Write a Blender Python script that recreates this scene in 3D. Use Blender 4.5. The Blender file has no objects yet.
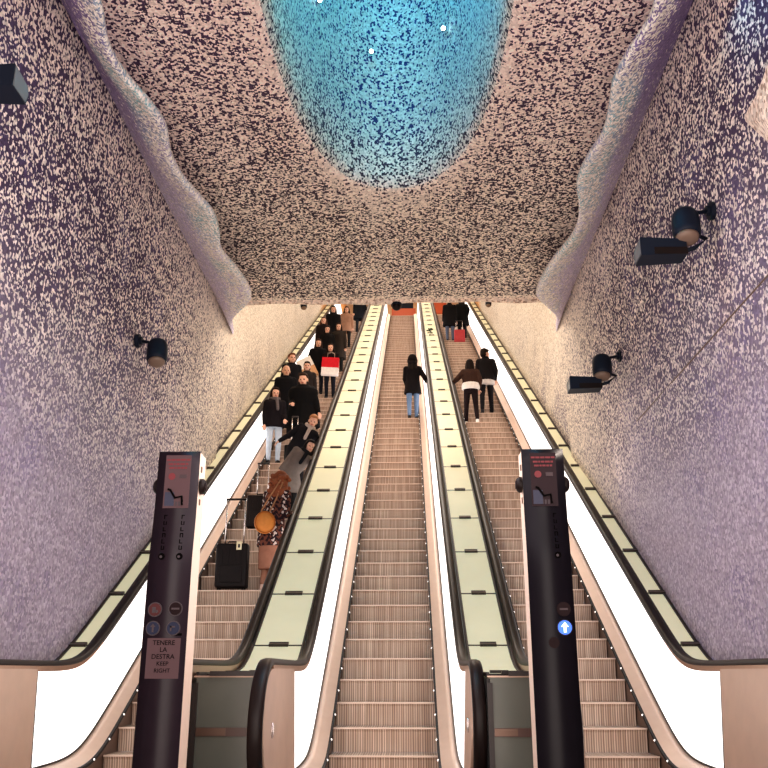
import bpy, bmesh, math, random
from math import sin, cos, tan, pi, radians, sqrt, atan2, exp, log
from mathutils import Vector, Matrix
random.seed(7)
V = Vector
sc = bpy.context.scene
COL = sc.collection
T30 = tan(radians(30))
Z0 = -5.13369            # nosing line: z = Z0 + T30*y
Y0 = 9.202               # nosing of step 0

# ------------------------------------------------------------ materials
def nodes(name):
    m = bpy.data.materials.new(name); m.use_nodes = True
    nt = m.node_tree; b = nt.nodes['Principled BSDF']
    return m, nt, b

def simple(name, col, rough=.5, metal=0, emit=0, ecol=None, noise=.0, nscale=20, coat=0, spec=None):
    m, nt, b = nodes(name)
    b.inputs['Base Color'].default_value = (*col, 1)
    b.inputs['Roughness'].default_value = rough
    b.inputs['Metallic'].default_value = metal
    if coat: b.inputs['Coat Weight'].default_value = coat
    b.inputs['Specular IOR Level'].default_value = .5 if spec is None else spec
    if emit:
        b.inputs['Emission Color'].default_value = (*(ecol or col), 1)
        b.inputs['Emission Strength'].default_value = emit
    if noise:
        tc = nt.nodes.new('ShaderNodeTexCoord'); n = nt.nodes.new('ShaderNodeTexNoise')
        n.inputs['Scale'].default_value = nscale; n.inputs['Detail'].default_value = 4
        nt.links.new(tc.outputs['Object'], n.inputs['Vector'])
        mx = nt.nodes.new('ShaderNodeMix'); mx.data_type = 'RGBA'
        mx.inputs['A'].default_value = (*[max(0, c*(1-noise)) for c in col], 1)
        mx.inputs['B'].default_value = (*[min(1, c*(1+noise)) for c in col], 1)
        nt.links.new(n.outputs['Fac'], mx.inputs['Factor'])
        nt.links.new(mx.outputs['Result'], b.inputs['Base Color'])
    return m

class G:
    """tiny node-graph helper"""
    def __init__(s, nt): s.nt = nt
    def link(s, a, b): s.nt.links.new(a, b)
    def math(s, op, a, b=None, c=None, clamp=False):
        n = s.nt.nodes.new('ShaderNodeMath'); n.operation = op; n.use_clamp = clamp
        for i, v in enumerate((a, b, c)):
            if v is None: continue
            if isinstance(v, (int, float)): n.inputs[i].default_value = v
            else: s.link(v, n.inputs[i])
        return n.outputs[0]
    def ramp(s, v, a, b, lo=0., hi=1.):
        n = s.nt.nodes.new('ShaderNodeMapRange'); n.interpolation_type = 'SMOOTHSTEP'
        s.link(v, n.inputs['Value'])
        n.inputs['From Min'].default_value = a; n.inputs['From Max'].default_value = b
        n.inputs['To Min'].default_value = lo; n.inputs['To Max'].default_value = hi
        return n.outputs['Result']
    def mix(s, f, a, b):
        n = s.nt.nodes.new('ShaderNodeMix'); n.data_type = 'RGBA'
        for k, v in (('Factor', f), ('A', a), ('B', b)):
            if isinstance(v, (int, float)): n.inputs[k].default_value = v
            elif isinstance(v, tuple): n.inputs[k].default_value = (*v, 1)
            else: s.link(v, n.inputs[k])
        return n.outputs['Result']
    def noise(s, vec, scale, detail=3):
        n = s.nt.nodes.new('ShaderNodeTexNoise'); n.inputs['Scale'].default_value = scale
        n.inputs['Detail'].default_value = detail; s.link(vec, n.inputs['Vector'])
        return n.outputs['Fac']
    def mapping(s, vec, scale):
        n = s.nt.nodes.new('ShaderNodeMapping'); n.inputs['Scale'].default_value = scale
        s.link(vec, n.inputs['Vector']); return n.outputs['Vector']

def mosaic(name, build, cell=.033, rough=.6):
    """glass mosaic: random light and dark tesserae, the mix varying over the surface"""
    m, nt, b = nodes(name); g = G(nt)
    geo = nt.nodes.new('ShaderNodeNewGeometry'); pos = geo.outputs['Position']
    sep = nt.nodes.new('ShaderNodeSeparateXYZ'); g.link(pos, sep.inputs[0])
    vo = nt.nodes.new('ShaderNodeTexVoronoi'); vo.voronoi_dimensions = '3D'
    vo.inputs['Scale'].default_value = 1/cell; vo.inputs['Randomness'].default_value = .75
    g.link(pos, vo.inputs['Vector'])
    rs = nt.nodes.new('ShaderNodeSeparateColor'); g.link(vo.outputs['Color'], rs.inputs[0])
    p, dark, light = build(g, sep.outputs[0], sep.outputs[1], sep.outputs[2], pos)
    tile = g.math('LESS_THAN', rs.outputs[0], p)
    col = g.mix(tile, dark, light)
    br = g.math('MULTIPLY_ADD', rs.outputs[1], .5, .72)
    vm = nt.nodes.new('ShaderNodeVectorMath'); vm.operation = 'SCALE'
    g.link(col, vm.inputs[0]); g.link(br, vm.inputs['Scale'])
    g.link(vm.outputs[0], b.inputs['Base Color'])
    b.inputs['Roughness'].default_value = rough
    b.inputs['Specular IOR Level'].default_value = .15
    return m

def near_wall(g, x, y, z, pos):
    # z 2..6 low lilac to dark purple, whiter toward the top lip and the far end
    n = g.noise(pos, .55, 2); n2 = g.noise(pos, 1.3, 3)
    nn = g.math('MULTIPLY_ADD', n, 1.8, -.9)
    zz = g.math('ADD', z, nn)
    hi = g.ramp(zz, 2.0, 5.6)
    dark = g.mix(hi, (.36, .30, .37), (.075, .048, .095))
    dark = g.mix(g.ramp(n2, .45, .7, 0, .35), dark, (.19, .15, .30))
    light = g.mix(hi, (.50, .435, .475), (.86, .74, .66))
    light = g.mix(g.ramp(zz, 2.4, 3.8), (.46, .395, .46), light)
    p = g.ramp(zz, 1.6, 5.8, .44, .33)
    lip = g.ramp(g.math('ADD', z, g.math('MULTIPLY_ADD', n2, .9, -.45)), 5.55, 6.9, 0, .22)
    p = g.math('ADD', p, lip)
    far = g.ramp(g.math('ADD', y, g.math('MULTIPLY_ADD', n2, 4, -2)), 9.5, 15, 0, .4)
    p = g.math('ADD', p, far)
    dark = g.mix(g.ramp(y, 11, 16, 0, .65), dark, (.42, .36, .32))
    light = g.mix(g.ramp(y, 11, 16), light, (.80, .71, .60))
    return p, dark, light

def far_wall(g, x, y, z, pos):
    n = g.noise(pos, .8, 3)
    # height above the deck
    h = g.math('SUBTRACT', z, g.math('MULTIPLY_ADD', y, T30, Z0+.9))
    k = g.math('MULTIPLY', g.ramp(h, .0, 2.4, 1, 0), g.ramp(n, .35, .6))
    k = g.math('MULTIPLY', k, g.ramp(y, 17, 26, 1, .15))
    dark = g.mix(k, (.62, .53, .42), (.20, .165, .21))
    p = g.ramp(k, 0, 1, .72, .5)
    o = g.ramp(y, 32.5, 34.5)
    return p, g.mix(o, dark, (.60, .30, .12)), g.mix(o, (.80, .72, .62), (.80, .47, .22))

def sheet_fn(g, x, y, z, pos):
    n = g.noise(pos, .9, 3)
    # paler ring round the crater: glow of its rounded rim put into the tiles
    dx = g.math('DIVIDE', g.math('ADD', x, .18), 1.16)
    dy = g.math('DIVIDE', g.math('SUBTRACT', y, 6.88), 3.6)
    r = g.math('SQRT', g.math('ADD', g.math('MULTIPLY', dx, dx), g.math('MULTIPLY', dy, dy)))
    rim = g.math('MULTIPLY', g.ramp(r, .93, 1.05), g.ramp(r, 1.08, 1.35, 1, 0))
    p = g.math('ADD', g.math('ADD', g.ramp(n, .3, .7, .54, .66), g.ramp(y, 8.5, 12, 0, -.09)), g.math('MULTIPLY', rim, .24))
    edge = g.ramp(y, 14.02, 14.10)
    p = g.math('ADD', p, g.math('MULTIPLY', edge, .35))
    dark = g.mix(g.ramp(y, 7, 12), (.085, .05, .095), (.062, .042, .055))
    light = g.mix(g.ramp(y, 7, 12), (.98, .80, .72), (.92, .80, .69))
    return p, dark, light

def shaft_fn(g, x, y, z, pos):
    n = g.noise(pos, .9, 3)
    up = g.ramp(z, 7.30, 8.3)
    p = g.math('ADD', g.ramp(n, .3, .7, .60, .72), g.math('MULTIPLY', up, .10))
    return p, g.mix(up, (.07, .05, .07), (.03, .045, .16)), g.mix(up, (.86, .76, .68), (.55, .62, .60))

def lip_fn(g, x, y, z, pos):
    n = g.noise(pos, 1.1, 3)
    low = g.ramp(z, 6.55, 6.75, 1, 0)
    dark = g.mix(g.ramp(y, 7, 10.5), (.27, .21, .39), (.66, .60, .76))
    dark = g.mix(g.math('MULTIPLY', g.ramp(n, .4, .62), low), dark, (.36, .55, .58))
    p = g.math('ADD', g.math('MULTIPLY', low, .6), g.ramp(y, 6.5, 12, .03, .12))
    return p, dark, (.90, .84, .78)

M = {}
M['near_wall'] = mosaic('near_wall_mosaic', near_wall, .026)
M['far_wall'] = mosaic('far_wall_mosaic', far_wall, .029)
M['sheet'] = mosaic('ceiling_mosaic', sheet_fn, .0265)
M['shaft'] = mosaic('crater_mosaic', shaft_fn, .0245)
M['lip'] = mosaic('lip_mosaic', lip_fn, .022)
M['niche'] = mosaic('niche_mosaic', lambda g, x, y, z, pos: (.8, (.52, .36, .28), (.92, .76, .64)), .034)
M['white_panel'] = simple('lit_white_panel', (.95, .93, .9), .4, emit=1.25, ecol=(1, .955, .93))
M['glass_green'] = simple('pale_green_glass', (.74, .70, .50), .5, emit=.20, ecol=(.98, .92, .58), spec=.2, noise=.06, nscale=3)  # slight glow put into the glass to brighten the decks
M['end_glass'] = simple('grey_green_glass', (.13, .135, .115), .25, noise=.12, nscale=4, spec=.35)
M['band'] = simple('brown_band', (.10, .055, .045), .35)
M['dark_trim'] = simple('dark_trim', (.03, .022, .02), .45)
M['clip'] = simple('clip_metal', (.16, .13, .11), .35, metal=.6)
M['rubber'] = simple('handrail_rubber', (.014, .008, .007), .42, spec=.22)
M['bronze'] = simple('bronze_rail_base', (.42, .27, .19), .32, metal=.75, noise=.1)
M['steel'] = simple('warm_steel', (.56, .40, .31), .42, metal=.4, noise=.10, nscale=6)
M['skirt'] = simple('skirt_steel', (.17, .11, .085), .35, metal=.6)
M['deck_steel'] = simple('deck_steel', (.50, .36, .285), .45, metal=.3, noise=.08, nscale=8)
M['brush'] = simple('brush_black', (.02, .016, .015), .8)
M['dot'] = simple('glowing_screw', (1, .95, .9), .3, emit=1.1)  # glow put into the screw heads to keep them bright
M['floor'] = simple('floor_stone', (.32, .28, .26), .35, noise=.2, nscale=3)
M['cream'] = simple('cream_plaster', (.78, .62, .45), .6, noise=.08)
M['orange'] = simple('orange_enamel', (.62, .13, .045), .4)
M['pillar_face'] = simple('pillar_face', (.017, .009, .014), .38, noise=.3, nscale=9, spec=.3)
M['pillar_face2'] = simple('pillar_face_dark', (.007, .005, .008), .38, noise=.3, nscale=9, spec=.22)
M['pillar_side'] = simple('pillar_side', (.93, .74, .60), .5, noise=.05)
M['sign_paper'] = simple('sign_paper', (.105, .062, .066), .5, spec=.15)
M['sign_paper2'] = simple('sign_paper_dark', (.030, .017, .020), .5, spec=.15)
M['sign_red'] = simple('sign_red', (.16, .016, .022), .5)
M['sign_grey'] = simple('sign_grey', (.05, .028, .032), .5)
M['sign_blue'] = simple('sign_blue', (.028, .03, .06), .5)
M['sign_black'] = simple('sign_black', (.004, .003, .003), .8, spec=.05)
M['ring_grey'] = simple('ring_grey', (.07, .055, .06), .5, spec=.2)
M['lens_red'] = simple('lens_red', (.07, .010, .010), .4, spec=.3)
M['lens_blue'] = simple('lens_blue', (.008, .012, .04), .4, spec=.3)
M['lens_dark'] = simple('lens_dark', (.014, .004, .005), .5, spec=.15)
M['lit_blue'] = simple('lit_blue', (.03, .12, .6), .3, emit=1.1, ecol=(.03, .13, .75))
M['lit_white'] = simple('lit_white', (.8, .95, 1), .3, emit=1.7, ecol=(.75, .95, 1))
M['sticker'] = simple('sticker_white', (.45, .42, .42), .4)
M['lamp_body'] = simple('lamp_blue_black', (.010, .016, .030), .5, spec=.25)
M['lamp_face'] = simple('lamp_face', (.22, .15, .11), .5)
M['box_face'] = simple('box_glass', (.16, .17, .18), .25)
M['led'] = simple('led_white', (1, 1, 1), .3, emit=12, ecol=(.75, 1, 1))
M['chrome'] = simple('chrome', (.75, .70, .68), .22, metal=.9)

# ribbed step metal: fine grooves across the width, worn streaks
def step_mat():
    m, nt, b = nodes('ribbed_step'); g = G(nt)
    tc = nt.nodes.new('ShaderNodeTexCoord'); ob = tc.outputs['Object']
    sep = nt.nodes.new('ShaderNodeSeparateXYZ'); g.link(ob, sep.inputs[0])
    geo = nt.nodes.new('ShaderNodeNewGeometry')
    rib = g.math('SINE', g.math('MULTIPLY', sep.outputs[0], 2*pi/.0245))
    rib = g.ramp(rib, -.35, .35)
    st = g.noise(g.mapping(geo.outputs['Position'], (38, .4, .6)), 1.0, 2)
    st = g.ramp(st, .3, .72)
    base = g.mix(st, (.44, .315, .235), (.72, .565, .45))
    grime = g.noise(g.mapping(geo.outputs['Position'], (3, 1.2, 2.0)), 1.0, 3)
    base = g.mix(g.ramp(grime, .35, .7, 0, .3), base, (.45, .29, .21))
    col = g.mix(g.math('MULTIPLY_ADD', rib, .56, .44), (.10, .058, .042), base)
    g.link(col, b.inputs['Base Color'])
    b.inputs['Roughness'].default_value = .55; b.inputs['Metallic'].default_value = .0
    bp = nt.nodes.new('ShaderNodeBump'); bp.inputs['Strength'].default_value = .35
    bp.inputs['Distance'].default_value = .006
    g.link(rib, bp.inputs['Height']); g.link(bp.outputs[0], b.inputs['Normal'])
    return m
M['step'] = step_mat()
M['nosing'] = simple('nosing_edge', (.66, .50, .40), .45)

# ------------------------------------------------------------ helpers
def obj(name, bm, mat, parent=None, smooth=False, recalc=True):
    if recalc: bmesh.ops.recalc_face_normals(bm, faces=bm.faces)
    me = bpy.data.meshes.new(name); bm.to_mesh(me); bm.free()
    for m in (mat if isinstance(mat, (list, tuple)) else [mat]): me.materials.append(m)
    if smooth:
        for p in me.polygons: p.use_smooth = True
    o = bpy.data.objects.new(name, me); COL.objects.link(o)
    if parent: o.parent = parent
    return o

def tag(o, label=None, cat=None, group=None, kind=None):
    if label: o['label'] = label
    if cat: o['category'] = cat
    if group: o['group'] = group
    if kind: o['kind'] = kind
    return o

def thing(name, label, cat, loc=(0, 0, 0), rz=0, group=None):
    o = bpy.data.objects.new(name, None); COL.objects.link(o)
    o.empty_display_size = .1
    o.location = loc; o.rotation_euler = (0, 0, rz)
    return tag(o, label, cat, group)

def box(bm, x0, x1, y0, y1, z0, z1, mat=0, M4=None):
    vs = [bm.verts.new((x, y, z)) for x in (x0, x1) for y in (y0, y1) for z in (z0, z1)]
    if M4:
        for v in vs: v.co = M4 @ v.co
    for q in ((0, 1, 3, 2), (4, 6, 7, 5), (0, 4, 5, 1), (2, 3, 7, 6), (0, 2, 6, 4), (1, 5, 7, 3)):
        f = bm.faces.new([vs[i] for i in q]); f.material_index = mat
    return vs

def bevel_box(x0, x1, y0, y1, z0, z1, r=.01, seg=2):
    bm = bmesh.new(); box(bm, x0, x1, y0, y1, z0, z1)
    bmesh.ops.recalc_face_normals(bm, faces=bm.faces)
    bmesh.ops.bevel(bm, geom=list(bm.edges), offset=r, segments=seg, affect='EDGES', profile=.6)
    return bm

def prism(bm, poly, x0, x1):
    """poly of (y,z) swept along x"""
    a = [bm.verts.new((x0, y, z)) for y, z in poly]; b = [bm.verts.new((x1, y, z)) for y, z in poly]
    n = len(poly); bm.faces.new(a); bm.faces.new(b[::-1])
    for i in range(n): bm.faces.new((a[i], b[i], b[(i+1) % n], a[(i+1) % n]))

def frame_of(d):
    d = d.normalized(); up = V((0, 0, 1)) if abs(d.z) < .95 else V((0, 1, 0))
    s = d.cross(up).normalized(); u = s.cross(d).normalized()
    return s, u

def sweep(bm, path, prof, closed_prof=True, caps=True, side=None):
    """sweep (a,b) profile along path; side = constant side vector"""
    rings = []
    n = len(path)
    for i, p in enumerate(path):
        d = (path[min(i+1, n-1)] - path[max(i-1, 0)]).normalized()
        if side is not None:
            s = side; u = s.cross(d).normalized()
        else: s, u = frame_of(d)
        rings.append([bm.verts.new(p + s*a + u*b) for a, b in prof])
    k = len(prof)
    for i in range(n-1):
        for j in range(k if closed_prof else k-1):
            bm.faces.new((rings[i][j], rings[i+1][j], rings[i+1][(j+1) % k], rings[i][(j+1) % k]))
    if caps and closed_prof:
        bm.faces.new(rings[0][::-1]); bm.faces.new(rings[-1])

def tube(bm, pts, r, seg=8):
    sweep(bm, [V(p) for p in pts], [(r*cos(2*pi*i/seg), r*sin(2*pi*i/seg)) for i in range(seg)])

def capsule(bm, p0, p1, r0, r1=None, seg=10, M4=None):
    p0, p1 = V(p0), V(p1); r1 = r0 if r1 is None else r1
    d = p1-p0
    if d.length < 1e-6: d = V((0, 0, 1e-4))
    s, u = frame_of(d); dn = d.normalized()
    rings = []
    for c, r, rng in ((p0, r0, (-80, -50, -20, 0)), (p1, r1, (0, 20, 50, 80))):
        for a in rng:
            a = radians(a)
            rings.append([c + dn*(r*sin(a)) + (s*cos(t)+u*sin(t))*(r*cos(a)) for t in [2*pi*i/seg for i in range(seg)]])
    vr = [[bm.verts.new(M4 @ q if M4 else q) for q in ring] for ring in rings]
    for i in range(len(vr)-1):
        for j in range(seg):
            bm.faces.new((vr[i][j], vr[i][(j+1) % seg], vr[i+1][(j+1) % seg], vr[i+1][j]))
    bm.faces.new(vr[0][::-1]); bm.faces.new(vr[-1])

def ellipsoid(bm, c, r, M4=None, seg=14, rot=None):
    mat = Matrix.Translation(V(c))
    if rot is not None: mat = mat @ rot
    mat = mat @ Matrix.Diagonal((*r, 1))
    if M4: mat = M4 @ mat
    bmesh.ops.create_uvsphere(bm, u_segments=seg, v_segments=max(8, seg*2//3), radius=1, matrix=mat)

def loft(bm, rings, seg=20, fn=None):
    """rings: (z, cx, cy, rx, ry) stacked upwards"""
    vr = []
    for z, cx, cy, rx, ry in rings:
        vr.append([])
        for i in range(seg):
            t = 2*pi*i/seg; p = V((cx+rx*cos(t), cy+ry*sin(t), z))
            vr[-1].append(bm.verts.new(fn(p) if fn else p))
    for i in range(len(vr)-1):
        for j in range(seg):
            bm.faces.new((vr[i][j], vr[i][(j+1) % seg], vr[i+1][(j+1) % seg], vr[i+1][j]))
    bm.faces.new(vr[0][::-1]); bm.faces.new(vr[-1])

def cyl(bm, p0, p1, r, seg=24, r1=None):
    p0, p1 = V(p0), V(p1); s, u = frame_of(p1-p0); r1 = r if r1 is None else r1
    a = [bm.verts.new(p0+(s*cos(2*pi*i/seg)+u*sin(2*pi*i/seg))*r) for i in range(seg)]
    b = [bm.verts.new(p1+(s*cos(2*pi*i/seg)+u*sin(2*pi*i/seg))*r1) for i in range(seg)]
    bm.faces.new(a[::-1]); bm.faces.new(b)
    for i in range(seg): bm.faces.new((a[i], a[(i+1) % seg], b[(i+1) % seg], b[i]))

def smax(a, b, k=.12):
    return k*log(exp((a-b)/k)+1)+b if (a-b)/k < 30 else a
def base(y, off, flat):         # inclined line that levels out at the bottom, and at the top landing
    z = smax(Z0+off+T30*y, flat)
    top = ZTOP + off
    return -smax(-z, -top) if z > top-2 else z

YTOP = 37.9
ZTOP = Z0+T30*YTOP
YS = [6.2+.1*i for i in range(0, 45)] + [10.7+.9*i for i in range(0, 29)] + [36.5+.25*i for i in range(0, 16)]
YEND = 40.2
YS = [y for y in YS if y < YEND] + [YEND]

# ------------------------------------------------------------ escalators
def make_escalator(xc, railL, railR, label, dots=(True, True), newels=(6.2, 6.2)):
    root = thing('escalator', label, 'escalator', (0, 0, 0), group=None)
    # steps
    bm = bmesh.new()
    prof = [(0.0, 0.0)]
    # riser: slightly curved, from nosing down to the tread below
    for i in range(1, 7):
        t = i/6; prof.append((.012+.03*sin(pi*t*.5), -.231*t-.0))
    prof += [(.40, -.231-.02), (.42, -.02), (.42, 0.0)]
    prism(bm, prof, -.53, .53)
    st = None
    hw = .53
    for k in range(-1, 72):
        y = Y0+.4*k; z = Z0+T30*y
        if z < .02 or z > ZTOP+.01:
            z = min(max(z, .02), ZTOP)
        if st is None:
            st = obj('step', bm, M['step'], root); o = st
        else:
            o = st.copy(); COL.objects.link(o); o.parent = root
        o.location = (xc, y, z)
    # bright nosing edge on each step, joined as a trim child of its step
    nb = bmesh.new(); box(nb, -.53, .53, -.002, .014, -.012, .004)
    nos = None
    for o in [c for c in root.children if c.name.startswith('step')]:
        if nos is None: nos = obj('nosing', nb, M['nosing'], o); q = nos
        else:
            q = nos.copy(); COL.objects.link(q); q.parent = o
    for s, rail, dot, yn in ((-1, railL, dots[0], newels[0]), (1, railR, dots[1], newels[1])):
        xe = xc+s*hw; xr = rail
        inner = xr-s*.042           # top of the panel
        bot = xe+s*.17
        # skirt
        bm = bmesh.new(); prev = None
        for y in YS:
            b = base(y, 0, .04)
            a = [bm.verts.new((xe+s*.008, y, b-.35)), bm.verts.new((xe+s*.008, y, b+.045))]
            if prev: bm.faces.new((prev[0], a[0], a[1], prev[1]))
            prev = a
        obj('skirt', bm, M['skirt'], root, True)
        # brush strip
        bm = bmesh.new()
        sweep(bm, [V((xe+s*.0, y, base(y, .055, .095))) for y in YS], [(-.012, -.014), (.012, -.014), (.012, .014), (-.012, .014)], side=V((1, 0, 0)))
        obj('brush_strip', bm, M['brush'], root)
        # inner deck, sloping up to the panel
        bm = bmesh.new(); prev = None
        for y in YS:
            b = base(y, 0, .04)
            a = [bm.verts.new((xe+s*.010, y, b+.075)), bm.verts.new((xe+s*.10, y, b+.115)), bm.verts.new((bot, y, b+.135)), bm.verts.new((bot+s*.004, y, b+.10))]
            if prev:
                for i in range(3): bm.faces.new((prev[i], a[i], a[i+1], prev[i+1]))
            prev = a
        obj('inner_deck', bm, M['deck_steel'], root, True)
        # dark seam between deck and panel
        bm = bmesh.new()
        sweep(bm, [V((bot, y, base(y, .142, .182))) for y in YS], [(-.006, -.008), (.006, -.008), (.006, .008), (-.006, .008)], side=V((1, 0, 0)))
        obj('seam_trim', bm, M['dark_trim'], root)
        # lit panel
        bm = bmesh.new(); prev = None
        ys = [y for y in YS if y >= 7.88]
        for y in ys:
            b0 = base(y, .14, .18); b1 = base(y, .875, .955)
            a = []
            for i in range(7):
                t = i/6; a.append(bm.verts.new((bot+(inner-bot)*t, y, b0+(b1-b0)*t)))
            if prev:
                for i in range(6): bm.faces.new((prev[i], a[i], a[i+1], prev[i+1]))
            prev = a
        obj('lit_panel', bm, M['white_panel'], root, True)
        # steel newel panel
        bm = bmesh.new(); N = 18; pts = []
        top = base(7.0, .9, .975); R = (top-.14)/2; zc = .14+R
        yc = yn+.06+R
        for i in range(N+1):
            a = pi/2+pi*i/N; pts.append((yc+R*cos(a), zc+R*sin(a)))
        top2 = base(7.88, .9, .975); pts += [(7.88, .14), (7.88, top2)]
        t_of = lambda z: min(1, max(0, (z-.18)/(.775)))
        va = [bm.verts.new((bot+(inner-bot)*t_of(z), y, z)) for y, z in pts]
        vb = [bm.verts.new((bot+(inner-bot)*t_of(z)+s*.045, y, z)) for y, z in pts]
        bm.faces.new(va); bm.faces.new(vb[::-1])
        for i in range(len(pts)): j = (i+1) % len(pts); bm.faces.new((va[i], vb[i], vb[j], va[j]))
        npn = obj('newel_panel', bm, M['steel'], root)
        # stop button on the newel
        bm = bmesh.new(); xb = bot+(inner-bot)*.55
        ellipsoid(bm, (xb-s*.006, yn+.42, .56), (.012, .03, .055)); obj('stop_button', bm, M['chrome'], npn, True)
        # rail base (bronze guide) and handrail
        ytop = [y for y in YS if y >= yn+.5]
        zt = base(6.7, .95, 1.04)-.03
        bm = bmesh.new()
        path = [V((xr, y, base(y, .90, .99))) for y in ytop if y < 9.6]
        sweep(bm, path, [(-s*.040, -.035), (s*.050, -.085), (s*.046, .02), (-s*.040, .02)], side=V((1, 0, 0)))
        obj('rail_base', bm, M['bronze'], root)
        bm = bmesh.new(); path = [V((xr, y, base(y, .90, .99))) for y in ytop if y > 9.45]
        sweep(bm, path, [(-s*.040, -.035), (s*.050, -.085), (s*.046, .02), (-s*.040, .02)], side=V((1, 0, 0)))
        obj('rail_guide', bm, M['dark_trim'], root)
        path = [V((xr, y, base(y, .925, 1.02))) for y in reversed(ytop)]
        R = .44; cy, cz = yn+.46, path[-1].z-R
        for i in range(1, 20):
            a = pi/2+pi*i/19; path.append(V((xr, cy+R*cos(a), cz+R*sin(a))))
        path += [V((xr, yn+.9, cz-R)), V((xr, 7.88, cz-R))]
        bm = bmesh.new()
        pr = [(-.05, -.018), (-.052, .0), (-.042, .02), (-.02, .028), (.02, .028), (.042, .02), (.052, 0), (.05, -.018)]
        # side vector reversed so that +b stays outward going down-hill
        sweep(bm, path, pr, side=V((-1, 0, 0)))
        obj('handrail', bm, M['rubber'], root, True)
        if dot:
            dm = None; i = 0
            y = 8.9
            while y < 21:
                if dm is None:
                    bm = bmesh.new(); ellipsoid(bm, (0, 0, 0), (.010, .012, .010), seg=8)
                    dm = obj('screw', bm, M['dot'], root, True); o = dm
                else:
                    o = dm.copy(); COL.objects.link(o); o.parent = root
                o.location = (xe+s*-.012, y, base(y, .062, .10)); y += .40
    # landing comb plate
    bm = bmesh.new(); box(bm, xc-.53, xc+.53, 8.2, 8.8, -.03, .03)
    obj('comb_plate', bm, M['steel'], root)
    return root

XR = dict(L=(-3.26, -1.70), C=(-1.04, .50), R=(1.07, 2.645))
make_escalator(-2.48, *XR['L'], 'left escalator, crowded with people coming down with luggage')
make_escalator(-.275, *XR['C'], 'central escalator, empty but for one woman in a black coat', newels=(6.2, 6.9))
make_escalator(1.845, *XR['R'], 'right escalator, two people walking up and a pink suitcase near its top')

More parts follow.
